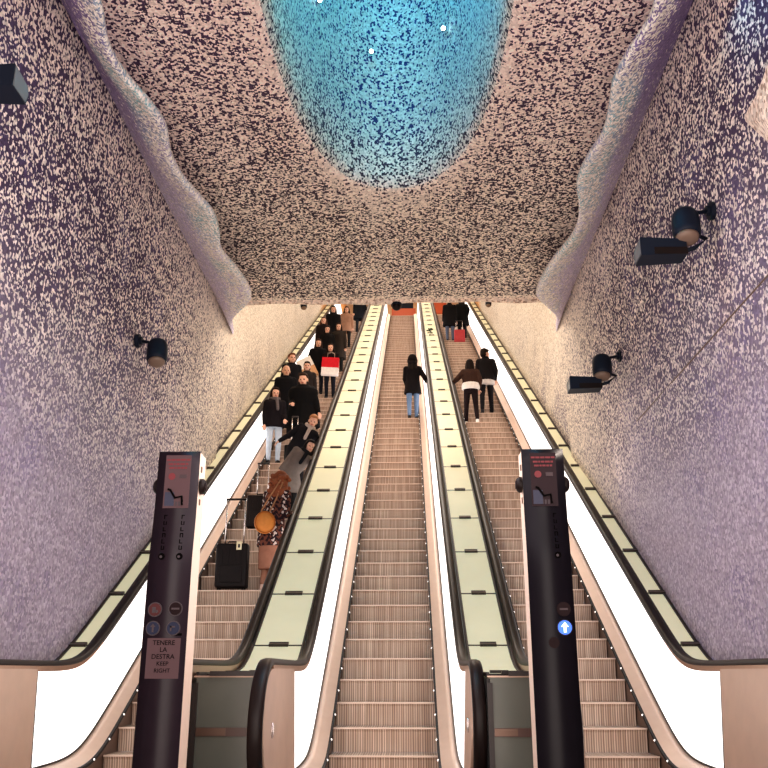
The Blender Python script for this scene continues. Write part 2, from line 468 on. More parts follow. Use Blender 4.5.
# ------------------------------------------------------------ glass decks between and beside escalators
def deck_z(y): return base(y, .885, .935)
def make_deck(x0, x1, label, outer=0, y_end=6.95):
    root = thing('glass_deck', label, 'deck cover', group=None)
    bars = [9.435+1.0716*k for k in range(-2, 29)]
    # panels
    for i in range(len(bars)-1):
        ya, yb = bars[i], min(bars[i+1], YEND-.2)
        if ya >= YEND-.3: break
        bm = bmesh.new(); n = 4 if i < 4 else 1; prev = None
        if ya+.5 > YTOP-1: n = 4
        g = .012
        for j in range(n+1):
            y = ya+g+(yb-ya-2*g)*j/n
            z = deck_z(y)
            a = [bm.verts.new((x0+.02, y, z)), bm.verts.new((x1-.02, y, z)), bm.verts.new((x1-.02, y, z-.02)), bm.verts.new((x0+.02, y, z-.02))]
            if prev:
                for q in range(4): bm.faces.new((prev[q], prev[(q+1) % 4], a[(q+1) % 4], a[q]))
            else: bm.faces.new(a)
            prev = a
        bm.faces.new(prev[::-1])
        obj('glass_panel', bm, M['glass_green'], root)
    for y in bars:
        if y > YEND-.3: break
        z = deck_z(y); sl = atan2(deck_z(y+.1)-deck_z(y-.1), .2)
        M4 = Matrix.Translation((0, y, z)) @ Matrix.Rotation(sl, 4, 'X')
        bm = bmesh.new(); box(bm, x0+.01, x1-.01, -.010, .010, -.02, .004, M4=M4)
        cb = obj('cross_bar', bm, M['dark_trim'], root)
        bm = bmesh.new()
        if outer == 0: xa, xb = x0+(x1-x0)*.32, x0+(x1-x0)*.70
        elif outer < 0: xa, xb = x0+.0, x0+(x1-x0)*.82
        else: xa, xb = x0+(x1-x0)*.18, x1
        box(bm, xa, xb, -.024, .024, .001, .022, M4=M4)
        obj('clip', bm, [M['clip'], M['dark_trim']], cb)
        bm = bmesh.new(); box(bm, xa, xb, -.030, -.024, .0, .026, M4=M4); box(bm, xa, xb, .024, .030, .0, .026, M4=M4)
        obj('clip_edge', bm, M['dark_trim'], cb)
    # body under the glass and the dark edge strips
    bm = bmesh.new(); prev = None
    for y in [q for q in YS if q >= y_end+.02]:
        z = deck_z(y)-.03; zb = base(y, .0, .0)-.3
        a = [bm.verts.new(p) for p in ((x0, y, z), (x1, y, z), (x1, y, zb), (x0, y, zb))]
        if prev:
            for q in range(4): bm.faces.new((prev[q], prev[(q+1) % 4], a[(q+1) % 4], a[q]))
        else: bm.faces.new(a)
        prev = a
    bm.faces.new(prev[::-1]); obj('deck_body', bm, M['dark_trim'], root)
    for s, x in ((1, x0), (-1, x1)):
        bm = bmesh.new(); w = .03 if (outer < 0 and s > 0) or (outer > 0 and s < 0) else .02
        c = x+s*w/2
        sweep(bm, [V((c, y, deck_z(y)+.004)) for y in YS if y >= y_end], [(-w/2, -.02), (w/2, -.02), (w/2, .012), (-w/2, .012)], side=V((1, 0, 0)))
        obj('edge_strip', bm, M['dark_trim'], root)
    if outer == 0:
        # upright end: clip bar, grey-green glass, brown band, frame
        ye = y_end
        bm = bmesh.new(); box(bm, x0+.02, x1-.02, ye-.01, ye+.012, .02, deck_z(ye)-.02); e = obj('end_glass', bm, M['end_glass'], root)
        bm = bmesh.new(); box(bm, x0+.02, x1-.02, ye-.018, ye-.010, .50, .56); obj('end_band', bm, M['band'], e)
        bm = bmesh.new(); box(bm, x0+.04, x0+.26*(1 if x1-x0 > .5 else .8), ye-.022, ye-.018, .505, .555); obj('end_band_plate', bm, M['skirt'], e)
        bm = bmesh.new(); box(bm, x0, x1, ye-.012, ye+.02, deck_z(ye)-.022, deck_z(ye)-.010); obj('end_trim', bm, M['steel'], root)
        bm = bmesh.new(); box(bm, x0+.12 if x0 < -1 else x0+.16, x0+.46 if x0 < -1 else x1, ye-.03, ye-.005, deck_z(ye)-.012, deck_z(ye)+.022); obj('end_clip', bm, M['dark_trim'], root)
        bm = bmesh.new(); box(bm, x0-.005, x0+.035, ye-.03, ye+.01, .0, deck_z(ye)-.06); obj('end_frame', bm, M['dark_trim'], root)
        bm = bmesh.new(); box(bm, x1-.035, x1+.005, ye-.03, ye+.01, .0, deck_z(ye)-.04); obj('end_frame', bm, M['pillar_side'] if x0 > 0 else M['dark_trim'], root)
    return root
WL, WR = -3.55, 2.94
make_deck(WL+.005, -3.33, 'pale green glass deck strip running up against the left wall', -1)
make_deck(-1.635, -1.105, 'wide pale green glass deck between left and central escalators', 0)
make_deck(.566, 1.004, 'pale green glass deck between central and right escalators', 0)
make_deck(2.712, WR-.005, 'pale green glass deck strip running up against the right wall', 1)

# ------------------------------------------------------------ room shell
def struct(name, bm, mat, smooth=False):
    o = obj(name, bm, mat, None, smooth); o['kind'] = 'structure'; return o

def grid(bm, rows):
    vr = [[bm.verts.new(p) for p in r] for r in rows]
    for i in range(len(vr)-1):
        for j in range(len(vr[0])-1):
            bm.faces.new((vr[i][j], vr[i+1][j], vr[i+1][j+1], vr[i][j+1]))

TOPX = {-1: -3.26, 1: 2.735}
BOTX = {-1: WL, 1: WR}
def near_grid(s):
    rows = []
    yy = [1.5+.5*i for i in range(0, 28)]
    yend = 15.3
    ys = [y for y in yy if y < yend]
    for y in ys+[yend]:
        zb = deck_z(max(y, 6.2))-.25
        row = []
        for i in range(19):
            t = i/18
            ylocal = y
            # the far end of the wall is cut on a slant, lower = further out
            z = zb+(7.0-zb)*t
            tt = max(0, (z-2.6)/4.4) if z > 2.6 else 0
            x = BOTX[s]+(TOPX[s]-BOTX[s])*(tt**1.6)
            if s > 0 and z > 3.99: x -= .012
            row.append(V((x, ylocal, z)))
        rows.append(row)
    return rows
for s, nm in ((-1, 'wall_left'), (1, 'wall_right')):
    bm = bmesh.new(); grid(bm, near_grid(s)); struct(nm, bm, M['near_wall'], True)
    # far wall going on up the incline
    bm = bmesh.new(); rows = []
    for y in [12+1.0*i for i in range(0, 36)]:
        zb = deck_z(y)-.3; zt = max(9.5, 8.0+(y-13)*T30+2)
        rows.append([V((BOTX[s]+s*.012, y, zb+(zt-zb)*i/10)) for i in range(11)])
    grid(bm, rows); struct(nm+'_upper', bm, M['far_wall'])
# seam in the right wall
bm = bmesh.new(); tube(bm, [(2.905+.0, y, 3.99-.0*y) for y in (5.5, 8, 10.9)], .011, 6)
struct('trim_1', bm, M['skirt'])

# wavy edge curves (x, y) of the ceiling lip at z = 6.5
WAV = {-1: [(-2.70, 4.2), (-2.62, 5.2), (-2.68, 6.15), (-2.80, 6.79), (-2.77, 7.24), (-2.66, 7.69), (-2.61, 8.08), (-2.69, 8.6), (-2.68, 9.1), (-2.57, 9.6), (-2.50, 10.0), (-2.53, 10.5), (-2.61, 11.0), (-2.53, 11.5), (-2.46, 12.0), (-2.45, 12.45), (-2.52, 12.75)],
       1: [(2.25, 4.2), (2.18, 5.3), (2.21, 6.3), (2.21, 6.61), (2.13, 7.01), (2.08, 7.46), (2.13, 7.87), (2.16, 8.35), (2.08, 8.85), (2.06, 9.35), (2.17, 9.85), (2.25, 10.35), (2.23, 10.8), (2.12, 11.3), (2.04, 11.8), (2.00, 12.4), (2.05, 12.75)]}
def catmull(P, n=6):
    out = []
    for i in range(len(P)-1):
        p0, p1, p2, p3 = P[max(i-1, 0)], P[i], P[i+1], P[min(i+2, len(P)-1)]
        for k in range(n):
            t = k/n
            out.append(tuple(.5*((2*p1[j])+(-p0[j]+p2[j])*t+(2*p0[j]-5*p1[j]+4*p2[j]-p3[j])*t*t+(-p0[j]+3*p1[j]-3*p2[j]+p3[j])*t**3) for j in range(len(p1))))
    out.append(tuple(P[-1])); return out
for s, nm in ((-1, 'trim_2'), (1, 'trim_3')):
    bm = bmesh.new(); rows = []
    tx = TOPX[s]-s*0.0
    pts = [(x, y, 6.5) for x, y in WAV[s]]
    x9, y9 = WAV[s][-1]
    # the lip rolls away into the wall at its far end
    pts += [(x9+(tx-x9)*.45, y9+.75, 6.62), (x9+(tx-x9)*.8, y9+1.6, 6.85), (tx-s*.02, y9+2.4, 6.99)]
    cv = catmull(pts)
    n = len(cv)
    for i, (x, y, z) in enumerate(cv):
        row = [V((tx+s*.05, y if y < 15 else 15, 7.03))]
        for j in range(9):
            t = j/8
            px = tx+(x-tx)*t
            pz = 7.0+(z-7.0)*(t**1.15)-.10*sin(pi*t)
            row.append(V((px, y, pz)))
        # rolled edge back up and outward
        w = min(1, abs(x-tx)/.3)
        row.append(V((x-s*.020*w, y, z+.03))); row.append(V((x-s*.018*w, y, z+.08*w+.01))); row.append(V((x+s*.05*w, y, z+.14*w+.01)))
        row.append(V((x+s*.35*w, y, z+.30*w+.01)))
        rows.append(row)
    grid(bm, rows); struct(nm, bm, M['lip'], True)

# mosaic ceiling sheet with the oval crater
CX, CY, CA, CB = -.18, 6.88, 1.165, 3.56
ZS = 7.15; X0, X1, YA, YB = -3.45, 2.95, 1.5, 14.19
def sup(t, a, b, n=2.35):
    c, s_ = cos(t), sin(t)
    return V((CX+a*abs(c)**(2/n)*(1 if c >= 0 else -1), CY+b*abs(s_)**(2/n)*(1 if s_ >= 0 else -1), 0))
ths = [2*pi*i/96 for i in range(96)]
def sheet_rings():
    rings = []
    def outer(t):
        d = V((cos(t)*CA, sin(t)*CB, 0))
        ks = []
        if d.x > 1e-9: ks.append((X1-CX)/d.x)
        if d.x < -1e-9: ks.append((X0-CX)/d.x)
        if d.y > 1e-9: ks.append((YB-CY)/d.y)
        if d.y < -1e-9: ks.append((YA-CY)/d.y)
        k = min(ks); return V((CX, CY, 0))+d*k
    ang = sorted(set(ths+[atan2((y-CY)/CB, (x-CX)/CA) % (2*pi) for x in (X0, X1) for y in (YA, YB)]))
    for f in (1, .75, .5, .3, .15, .06):
        rings.append([(sup(t, CA*1.13, CB*1.045)*(1-f)+outer(t)*f)+V((0, 0, ZS)) for t in ang])
    tail = []
    for a in (0, 15, 30, 45, 60, 75, 90):
        a = radians(a); rr = .30
        (rings if a < .55 else tail).append([sup(t, CA*1.13-.15*sin(a), CB*1.045-.16*sin(a))+V((0, 0, ZS+rr*(1-cos(a)))) for t in ang])
    shaft = [rings[-1]]+tail
    for dz, k in ((.5, .985), (1.0, .96), (1.8, .90), (2.6, .82), (3.4, .70), (4.0, .55), (4.4, .36), (4.55, .15), (4.58, .01)):
        shaft.append([sup(t, (CA*1.13-.15)*k, (CB*1.045-.16)*k)+V((0, 0, ZS+.3+dz)) for t in ang])
    return rings, shaft
def ringmesh(rings):
    bm = bmesh.new(); vr = [[bm.verts.new(p) for p in r] for r in rings]; n = len(rings[0])
    for i in range(len(vr)-1):
        for j in range(n): bm.faces.new((vr[i][j], vr[i][(j+1) % n], vr[i+1][(j+1) % n], vr[i+1][j]))
    return bm
ra, rb = sheet_rings()
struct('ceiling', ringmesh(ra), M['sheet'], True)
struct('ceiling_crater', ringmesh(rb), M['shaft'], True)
# rolled end edge of the sheet
bm = bmesh.new(); rows = []
for i in range(60):
    x = X0+(X1-X0)*i/59
    w = .015*sin(x*2.1)+.01*sin(x*5.3+1)
    rows.append([V((x, YB-.03, ZS+.001)), V((x, YB-.01, ZS-.03+w*.3)), V((x, YB+.03, ZS-.055+w)), V((x, YB+.08, ZS-.04+w)), V((x, YB+.11, ZS+.02)), V((x, YB+.11, ZS+2.6))])
grid(bm, rows); struct('trim_4', bm, M['niche'], True)
# sloped ceiling of the shaft beyond
bm = bmesh.new(); grid(bm, [[V((x, y, 8.4+(y-13)*T30)) for x in (WL-.1, WR+.1)] for y in (14.2, 20, 28, 36, 48)])
struct('ceiling_upper', bm, M['cream'])
# floors
bm = bmesh.new(); box(bm, -9, 9, -6, 8.2, -.35, -.0); struct('floor', bm, M['floor'])
bm = bmesh.new(); box(bm, WL-.1, WR+.1, 38.0, 47.5, ZTOP-.3, ZTOP); struct('floor_upper', bm, M['floor'])
# back wall of the upper hall, with its orange frieze
bm = bmesh.new(); box(bm, WL-.1, WR+.1, 47.2, 47.4, ZTOP, ZTOP+12); struct('wall_back', bm, M['cream'])
t = thing('barrier', 'orange barrier panel across the top end of the central escalator', 'barrier', (-.22, 40.6, ZTOP))
bm = bevel_box(-.60, .60, -.04, .04, 1.02, 1.45, .01); obj('panel', bm, M['orange'], t)
for s in (-1, 1):
    bm = bmesh.new(); tube(bm, [(s*.5, 0, 0), (s*.5, 0, 1.04)], .025, 10); obj('post', bm, M['dark_trim'], t)
bm = bevel_box(-.48, .48, -.05, .05, 1.45, 1.85, .03); obj('sign_box', bm, M['lamp_body'], t)
t = thing('barrier', 'brown orange barrier panel at the top left of the right escalator', 'barrier', (1.50, 40.6, ZTOP))
bm = bevel_box(-.4, .4, -.04, .04, 1.15, 1.9, .01); obj('panel', bm, M['orange'], t)
for s in (-1, 1):
    bm = bmesh.new(); tube(bm, [(s*.3, 0, 0), (s*.3, 0, 1.17)], .025, 10); obj('post', bm, M['dark_trim'], t)

# beige mosaic ledge on the right wall, top corner
bm = bmesh.new()
P = [(2.88, 6.58, 5.45), (2.88, 5.75, 5.42), (2.88, 5.0, 5.6), (2.88, 5.0, 4.2), (2.88, 6.0, 4.75), (2.66, 5.75, 5.12), (2.55, 5.0, 5.1), (2.66, 5.7, 4.86), (2.6, 5.0, 4.5)]
vs = [bm.verts.new(p) for p in P]
for q in ((0, 1, 5), (1, 2, 6, 5), (0, 5, 7), (5, 6, 8, 7), (0, 7, 4), (7, 8, 3, 4), (2, 3, 8, 6)): bm.faces.new([vs[i] for i in q])
bmesh.ops.recalc_face_normals(bm, faces=bm.faces)
struct('trim_5', bm, M['niche'])

# LED spots inside the crater
def led_spot(loc, label):
    t = thing('led_spot', label, 'spotlight', loc)
    aim = (V((CX, 6.0, 7.4))-V(loc)).normalized()
    bm = bmesh.new(); cyl(bm, -aim*.01, aim*.02, .034, 18); obj('housing', bm, M['lamp_body'], t)
    bm = bmesh.new(); cyl(bm, aim*.021, aim*.026, .028, 18); ellipsoid(bm, aim*.024, (.025, .025, .025), seg=12); obj('lens', bm, M['led'], t, True)
led_spot((-1.067, 8.889, 8.886), 'tiny white spotlight at the left side of the blue ceiling crater')
led_spot((-0.466, 9.946, 8.958), 'tiny white spotlight, lowest of the three in the blue ceiling crater')
led_spot((0.497, 9.500, 8.938), 'tiny white spotlight at the right side of the blue ceiling crater')

# ------------------------------------------------------------ wall lamps
def wall_lamp(x, y, z, s, label, box_side=True, cylinder=True, scale=1.0, mirror=1):
    """bracket on the wall, bullet lamp on an arm, and a slim box floodlight; s = wall side"""
    root = thing('wall_lamp', label, 'wall lamp', (x, y, z), group=None)
    root.scale = (scale,)*3
    i = -s
    if cylinder:
        bm = bmesh.new(); cyl(bm, (0, 0, 0), (i*.05, 0, 0), .085, 20); cyl(bm, (i*.05, 0, 0), (i*.08, 0, 0), .05, 16)
        obj('bracket', bm, M['lamp_body'], root, False)
        bm = bmesh.new(); tube(bm, [(i*.05, 0, 0), (i*.17, -.02, -.03), (i*.22, -.02, -.06)], .02, 8); obj('arm', bm, M['lamp_body'], root, True)
        # bullet: domed cylinder pointing down and slightly into the hall
        d = V((i*.10, -.30, -1)).normalized(); c = V((i*.29, -.03, -.16))
        bm = bmesh.new()
        s_, u = frame_of(d); rings = []
        for a, r in ((-.17, .03), (-.165, .07), (-.14, .105), (-.10, .122), (-.02, .128), (.08, .128), (.135, .120), (.15, .105)):
            rings.append([bm.verts.new(c+d*a+(s_*cos(2*pi*q/24)+u*sin(2*pi*q/24))*r) for q in range(24)])
        for a in range(len(rings)-1):
            for q in range(24): bm.faces.new((rings[a][q], rings[a][(q+1) % 24], rings[a+1][(q+1) % 24], rings[a+1][q]))
        bm.faces.new(rings[0]); bm.faces.new(rings[-1])
        h = obj('lamp_housing', bm, M['lamp_body'], root, True)
        bm = bmesh.new(); rings = []
        for a, r in ((.15, .104), (.175, .098), (.195, .075), (.203, .03)):
            rings.append([bm.verts.new(c+d*a+(s_*cos(2*pi*q/20)+u*sin(2*pi*q/20))*r) for q in range(20)])
        for a in range(len(rings)-1):
            for q in range(20): bm.faces.new((rings[a][q], rings[a][(q+1) % 20], rings[a+1][(q+1) % 20], rings[a+1][q]))
        bm.faces.new(rings[0]); bm.faces.new(rings[-1])
        obj('lens', bm, M['lamp_face'], h, True)
    if box_side:
        # slim floodlight box reaching out from the lamp, pale glass at its outer end
        bm = bmesh.new()
        y0 = 0.02; z0 = -.40 if cylinder else -.05
        xa, xb = i*.32, i*.74
        prof = [(-.10, -.075), (.10, -.075), (.13, .0), (.10, .055), (-.10, .075)]
        a = [bm.verts.new((xa, y0+p*1.0, z0+q)) for p, q in prof]; b = [bm.verts.new((xb, y0+p*1.15, z0+q*1.2)) for p, q in prof]
        bm.faces.new(a); bm.faces.new(b[::-1])
        for q in range(5): bm.faces.new((a[q], b[q], b[(q+1) % 5], a[(q+1) % 5]))
        bx = obj('floodlight_box', bm, M['lamp_body'], root)
        bm = bmesh.new(); c_ = [bm.verts.new((xb+i*.006, y0+p*1.0, z0+q*1.05)) for p, q in prof]; bm.faces.new(c_)
        c2 = [bm.verts.new((xb-i*.01, y0+p*1.0, z0+q*1.05)) for p, q in prof]; bm.faces.new(c2[::-1])
        for q in range(5): bm.faces.new((c_[q], c2[q], c2[(q+1) % 5], c_[(q+1) % 5]))
        obj('glass', bm, M['box_face'], bx)
        bm = bmesh.new(); box(bm, min(xa, xa+i*.3), max(xa, xa+i*.3), y0-.112, y0-.100, z0-.078, z0-.01); obj('side_plate', bm, M['rubber'], bx)
        bm = bmesh.new(); tube(bm, [(xa, y0, z0), (i*.22, y0, z0+.03), (i*.10, y0, z0+.12), (0 if not cylinder else i*.29, 0, z0+.2)], .022, 8)
        obj('box_arm', bm, M['lamp_body'], root, True)
    return root
wall_lamp(-3.43, 10.28, 4.92, -1, 'dark cylindrical wall lamp alone on the left mosaic wall', box_side=False)
wall_lamp(2.86, 7.37, 5.03, 1, 'larger dark wall lamp pair high on the right mosaic wall')
wall_lamp(2.88, 11.24, 5.0, 1, 'smaller dark wall lamp pair low on the right wall toward the escalators')
wall_lamp(-3.50, 5.22, 5.0, -1, 'dark grey box lamp cut off by the top left edge of the photo', cylinder=False)
wall_lamp(-3.54, 25.7, 12.15, -1, 'small dark lamp on the far left wall just under the ceiling edge', scale=.8, box_side=False)
wall_lamp(2.93, 27.3, 12.85, 1, 'small dark lamp on the far right wall just under the ceiling edge', scale=.8, box_side=False)
t = thing('dome_camera', 'small dark dome hanging from the ceiling edge above the central escalator', 'camera', (-.20, 14.27, 7.11))
bm = bmesh.new(); cyl(bm, (0, 0, 0), (0, 0, -.04), .10, 20); obj('mount', bm, M['lamp_body'], t)
bm = bmesh.new(); ellipsoid(bm, (0, 0, -.05), (.085, .085, .08)); obj('dome', bm, M['rubber'], t, True)

# ------------------------------------------------------------ text helper
def text_obj(txt, size, mat, parent, loc, rot=(pi/2, 0, 0), name='lettering', extrude=.001, align='CENTER', sx=1, spacing=1):
    cu = bpy.data.curves.new(name, 'FONT'); cu.body = txt; cu.size = size; cu.align_x = align; cu.align_y = 'CENTER'
    cu.extrude = extrude; cu.resolution_u = 3; cu.space_line = spacing
    tmp = bpy.data.objects.new('tmp', cu); COL.objects.link(tmp)
    dg = bpy.context.evaluated_depsgraph_get(); dg.update()
    me = bpy.data.meshes.new_from_object(tmp.evaluated_get(dg))
    bpy.data.objects.remove(tmp); me.materials.clear(); me.materials.append(mat); me.name = name
    o = bpy.data.objects.new(name, me); COL.objects.link(o); o.parent = parent
    o.location = loc; o.rotation_euler = rot; o.scale = (sx, 1, 1)
    return o

def disc(name, x, z, y, r, mat, parent, th=.004):
    bm = bmesh.new(); cyl(bm, (x, y, z), (x, y-th, z), r, 28); return obj(name, bm, mat, parent)

# ------------------------------------------------------------ the two sign pillars
def pillar(x0, x1, label, face, paper, lit, side_in):
    """front at y=5.9; bowed front profile"""
    yf = 5.90; zt = 2.41
    root = thing('sign_pillar', label, 'pillar', ((x0+x1)/2, yf, 0))
    w = (x1-x0)/2
    # body
    prof = [(.004, 0.0), (.004, 1.60), (.045, 2.02), (.055, zt), (.235, zt), (.235, 0)]
    bm = bmesh.new(); prism(bm, [(y+.008, z) for y, z in prof], -w+.004, w-.004); obj('column_body', bm, M['pillar_side'], root)
    # glossy front face, a thin sheet following the profile
    bm = bmesh.new(); fr = []; n = 26
    def fy(z):
        t = max(0, (z-1.62)/.40); t = min(1, t); t = t*t*(3-2*t)
        return t*.035+max(0, z-2.0)*.02
    for i in range(n+1):
        z = .002+(zt+.004-.002)*i/n
        y = fy(z)
        fr.append([bm.verts.new((-w, y, z)), bm.verts.new((w, y, z)), bm.verts.new((w, y+.012, z)), bm.verts.new((-w, y+.012, z))])
    for i in range(n):
        for q in range(4): bm.faces.new((fr[i][q], fr[i][(q+1) % 4], fr[i+1][(q+1) % 4], fr[i+1][q]))
    bm.faces.new(fr[0]); bm.faces.new(fr[-1][::-1])
    obj('front_panel', bm, face, root, True)
    # notice
    yn = fy(2.2)-.006
    sign = None
    bm = bmesh.new(); tilt = Matrix.Rotation(-.02, 4, 'X')
    sx0, sx1, sz0, sz1 = -w+.055, w-.055, 2.015, 2.385
    def flat(name, a, b, c, d, mat, par, y): 
        bm = bmesh.new(); box(bm, a, b, y-.0015, y, c, d); return obj(name, bm, mat, par)
    sign = flat('notice', sx0, sx1, sz0, sz1, paper, root, yn)
    y1 = yn-.0018
    lw = sx1-sx0
    red = M['sign_red']; gy = M['sign_grey']
    bm = bmesh.new(); rd = random.Random(5)
    for zz, m_ in ((2.352, .92), (2.322, .78), (2.295, .70)):       # rows of print too small to read
        a = sx0+lw*(1-m_)/2; e = sx0+lw*(1+m_)/2
        while a < e-.01:
            b_ = min(e, a+rd.uniform(.012, .034)); box(bm, a, b_, y1-.001, y1, zz-.0065, zz+.0065); a = b_+.005
    obj('notice_print', bm, red, sign)
    disc('red_symbol', sx0+lw*.28, 2.235, y1, .024, red, sign, .0012)
    flat('grey_symbol', sx0+lw*.58, sx0+lw*.86, 2.222, 2.248, gy, sign, y1)
    # escalator pictogram: blue ground, black zig-zag rail, pale figure
    flat('picture_ground', sx0+.01, sx0+lw*.42, 2.03, 2.125, M['sign_blue'], sign, y1)
    bm = bmesh.new()
    zig = [(sx0+lw*.16, 2.145), (sx0+lw*.26, 2.14), (sx0+lw*.46, 2.085), (sx0+lw*.72, 2.095), (sx0+lw*.76, 2.035)]
    sweep(bm, [V((a, y1-.002, b)) for a, b in zig], [(-.007, -.007), (.007, -.007), (.007, .007), (-.007, .007)])
    obj('pictogram_rail', bm, M['sign_black'], sign)
    bm = bmesh.new()
    for a, b in ((.40, 2.065), (.52, 2.06), (.64, 2.06)): box(bm, sx0+lw*a-.007, sx0+lw*a+.007, y1-.001, y1, 2.03, b)
    obj('pictogram_figures', bm, M['ring_grey'], sign)
    # round knobs on both sides
    for s in ((-1, 1)):
        bm = bmesh.new(); cyl(bm, (s*w, .12, 2.18), (s*(w+.018), .12, 2.18), .055, 28); cyl(bm, (s*(w+.018), .12, 2.18), (s*(w+.035), .12, 2.18), .055, 28, .04)
        kb = obj('side_lamp', bm, M['rubber'], root)
        bm = bmesh.new(); cyl(bm, (s*(w+.035), .12, 2.18), (s*(w+.04), .12, 2.18), .03, 20); obj('lamp_lens', bm, M['lens_dark'], kb)
    for zz in (2.30, 2.07):
        bm = bmesh.new(); box(bm, w-.003, w+.003, .11, .13, zz-.02, zz+.02); box(bm, -w-.003, -w+.003, .11, .13, zz-.02, zz+.02); obj('vent_slot', bm, M['skirt'], root)
    # two columns of small upright lettering above a round emblem
    for cxp in ((-w*.42, w*.42) if not lit else (w*.42,)):
        bm = bmesh.new()                                             # upright column of worn print, unreadable
        for q in range(6):
            zz = 1.955-.042*q; yy = fy(zz)
            box(bm, cxp-.012, cxp-.006, yy-.002, yy+.002, zz-.015, zz+.013)
            if q % 2: box(bm, cxp+.005, cxp+.011, yy-.002, yy+.002, zz-.015, zz+.010)
            box(bm, cxp-.012, cxp+.010, yy-.002, yy+.002, zz-.015 if q % 3 else zz+.008, zz-.010 if q % 3 else zz+.013)
        obj('worn_print', bm, M['sign_black'], root)
        disc('emblem', cxp, 1.685, fy(1.685)-.001, .022, M['sign_black'], root)
        disc('emblem_dot', cxp-.004, 1.683, fy(1.685)-.005, .009, M['ring_grey'], root, .001)
    if not lit:
        pos = [(-w*.52, 1.34, 'no'), (w*.42, 1.345, 'noentry'), (-w*.55, 1.222, 'up'), (w*.38, 1.222, 'turn')]
        for x, z, k in pos:
            disc('lamp_ring', x, z, 0, .047, M['ring_grey'], root, .004)
            mt = {'no': M['lens_red'], 'noentry': M['lens_dark'], 'up': M['lens_blue'], 'turn': M['lens_blue']}[k]
            L = disc('signal_lamp', x, z, -.004, .040, mt, root, .003)
            bm = bmesh.new()
            if k == 'noentry': box(bm, x-.026, x+.026, -.009, -.007, z-.006, z+.006)
            elif k == 'no':
                cyl(bm, (x+.012, -.007, z-.012), (x+.012, -.009, z-.012), .010, 12); box(bm, x-.018, x+.006, -.009, -.007, z-.02, z+.016)
            elif k == 'up':
                box(bm, x-.006, x+.006, -.009, -.007, z-.025, z+.01)
                f = [bm.verts.new(p) for p in ((x-.018, -.009, z+.008), (x+.018, -.009, z+.008), (x, -.009, z+.028))]; bm.faces.new(f)
            else:
                box(bm, x-.02, x+.012, -.009, -.007, z+.004, z+.014); box(bm, x-.02, x-.01, -.009, -.007, z-.02, z+.014)
            obj('symbol', bm, M['sign_grey'] if k != 'no' else M['ring_grey'], L)
        st = flat('sticker', -w+.035, w-.035, .91, 1.16, M['sign_paper'], root, -.001)
        for q, ch in enumerate(('TENERE', 'LA', 'DESTRA', 'KEEP', 'RIGHT')):
            text_obj(ch, .042 if q < 3 else .036, M['sign_black'], st, (0, -.0035, 1.13-.043*q), name='lettering')
        flat('small_sticker', w-.10, w-.03, 1.175, 1.19, M['sign_black'], root, -.001)
    else:
        x, z = w*.52, 1.338
        disc('lamp_ring', x, z, 0, .046, M['lens_dark'], root, .004)
        L = disc('signal_lamp', x, z, -.004, .040, M['lens_dark'], root, .003)
        bm = bmesh.new(); box(bm, x-.026, x+.026, -.009, -.007, z-.006, z+.006); obj('symbol', bm, M['sign_grey'], L)
        z -= .115
        disc('lamp_ring', x, z, 0, .050, M['lens_blue'], root, .004)
        L = disc('signal_lamp', x, z, -.004, .044, M['lit_blue'], root, .003); L['label'] = 'lit blue round signal'
        bm = bmesh.new()
        box(bm, x-.008, x+.008, -.010, -.0075, z-.030, z+.008)
        pts = ((x-.024, z+.004), (x+.024, z+.004), (x, z+.034))
        a = [bm.verts.new((p, -.010, q)) for p, q in pts]; b = [bm.verts.new((p, -.0075, q)) for p, q in pts]
        bm.faces.new(a); bm.faces.new(b[::-1])
        for q in range(3): bm.faces.new((a[q], b[q], b[(q+1) % 3], a[(q+1) % 3]))
        o = obj('symbol', bm, M['lit_white'], L); o['label'] = 'white lit upward arrow'
        # faint keyhole emblem lower down
        bm = bmesh.new(); r0 = []
        cyl(bm, (0.0, -.001, 1.13), (0.0, -.003, 1.13), .035, 20); obj('key_switch', bm, M['lens_dark'], root)
    return root
pillar(-1.745, -1.458, 'dark purple sign pillar with keep right notice, left of the central escalator', M['pillar_face'], M['sign_paper'], False, 1)
pillar(.772, 1.058, 'black sign pillar with a lit blue up arrow, left of the right escalator', M['pillar_face2'], M['sign_paper2'], True, -1)

# ------------------------------------------------------------ people
SK = {}
def skinmat(tone):
    if tone not in SK:
        c = {'fair': (.74, .44, .33), 'tan': (.62, .36, .25)}[tone]
        SK[tone] = [simple('skin_'+tone, c, .5), simple('eye_'+tone, (.03, .02, .02), .3), simple('lip_'+tone, (c[0]*.75, c[1]*.42, c[2]*.45), .4)]
    return SK[tone]
CL = {}
def cloth(col, rough=.85):
    k = tuple(col)+(rough,)
    if k not in CL: CL[k] = simple('cloth_%d' % len(CL), tuple(c*(.62 if max(col) < .1 else 1) for c in col), rough, noise=.22, nscale=14, spec=.15)
    return CL[k]

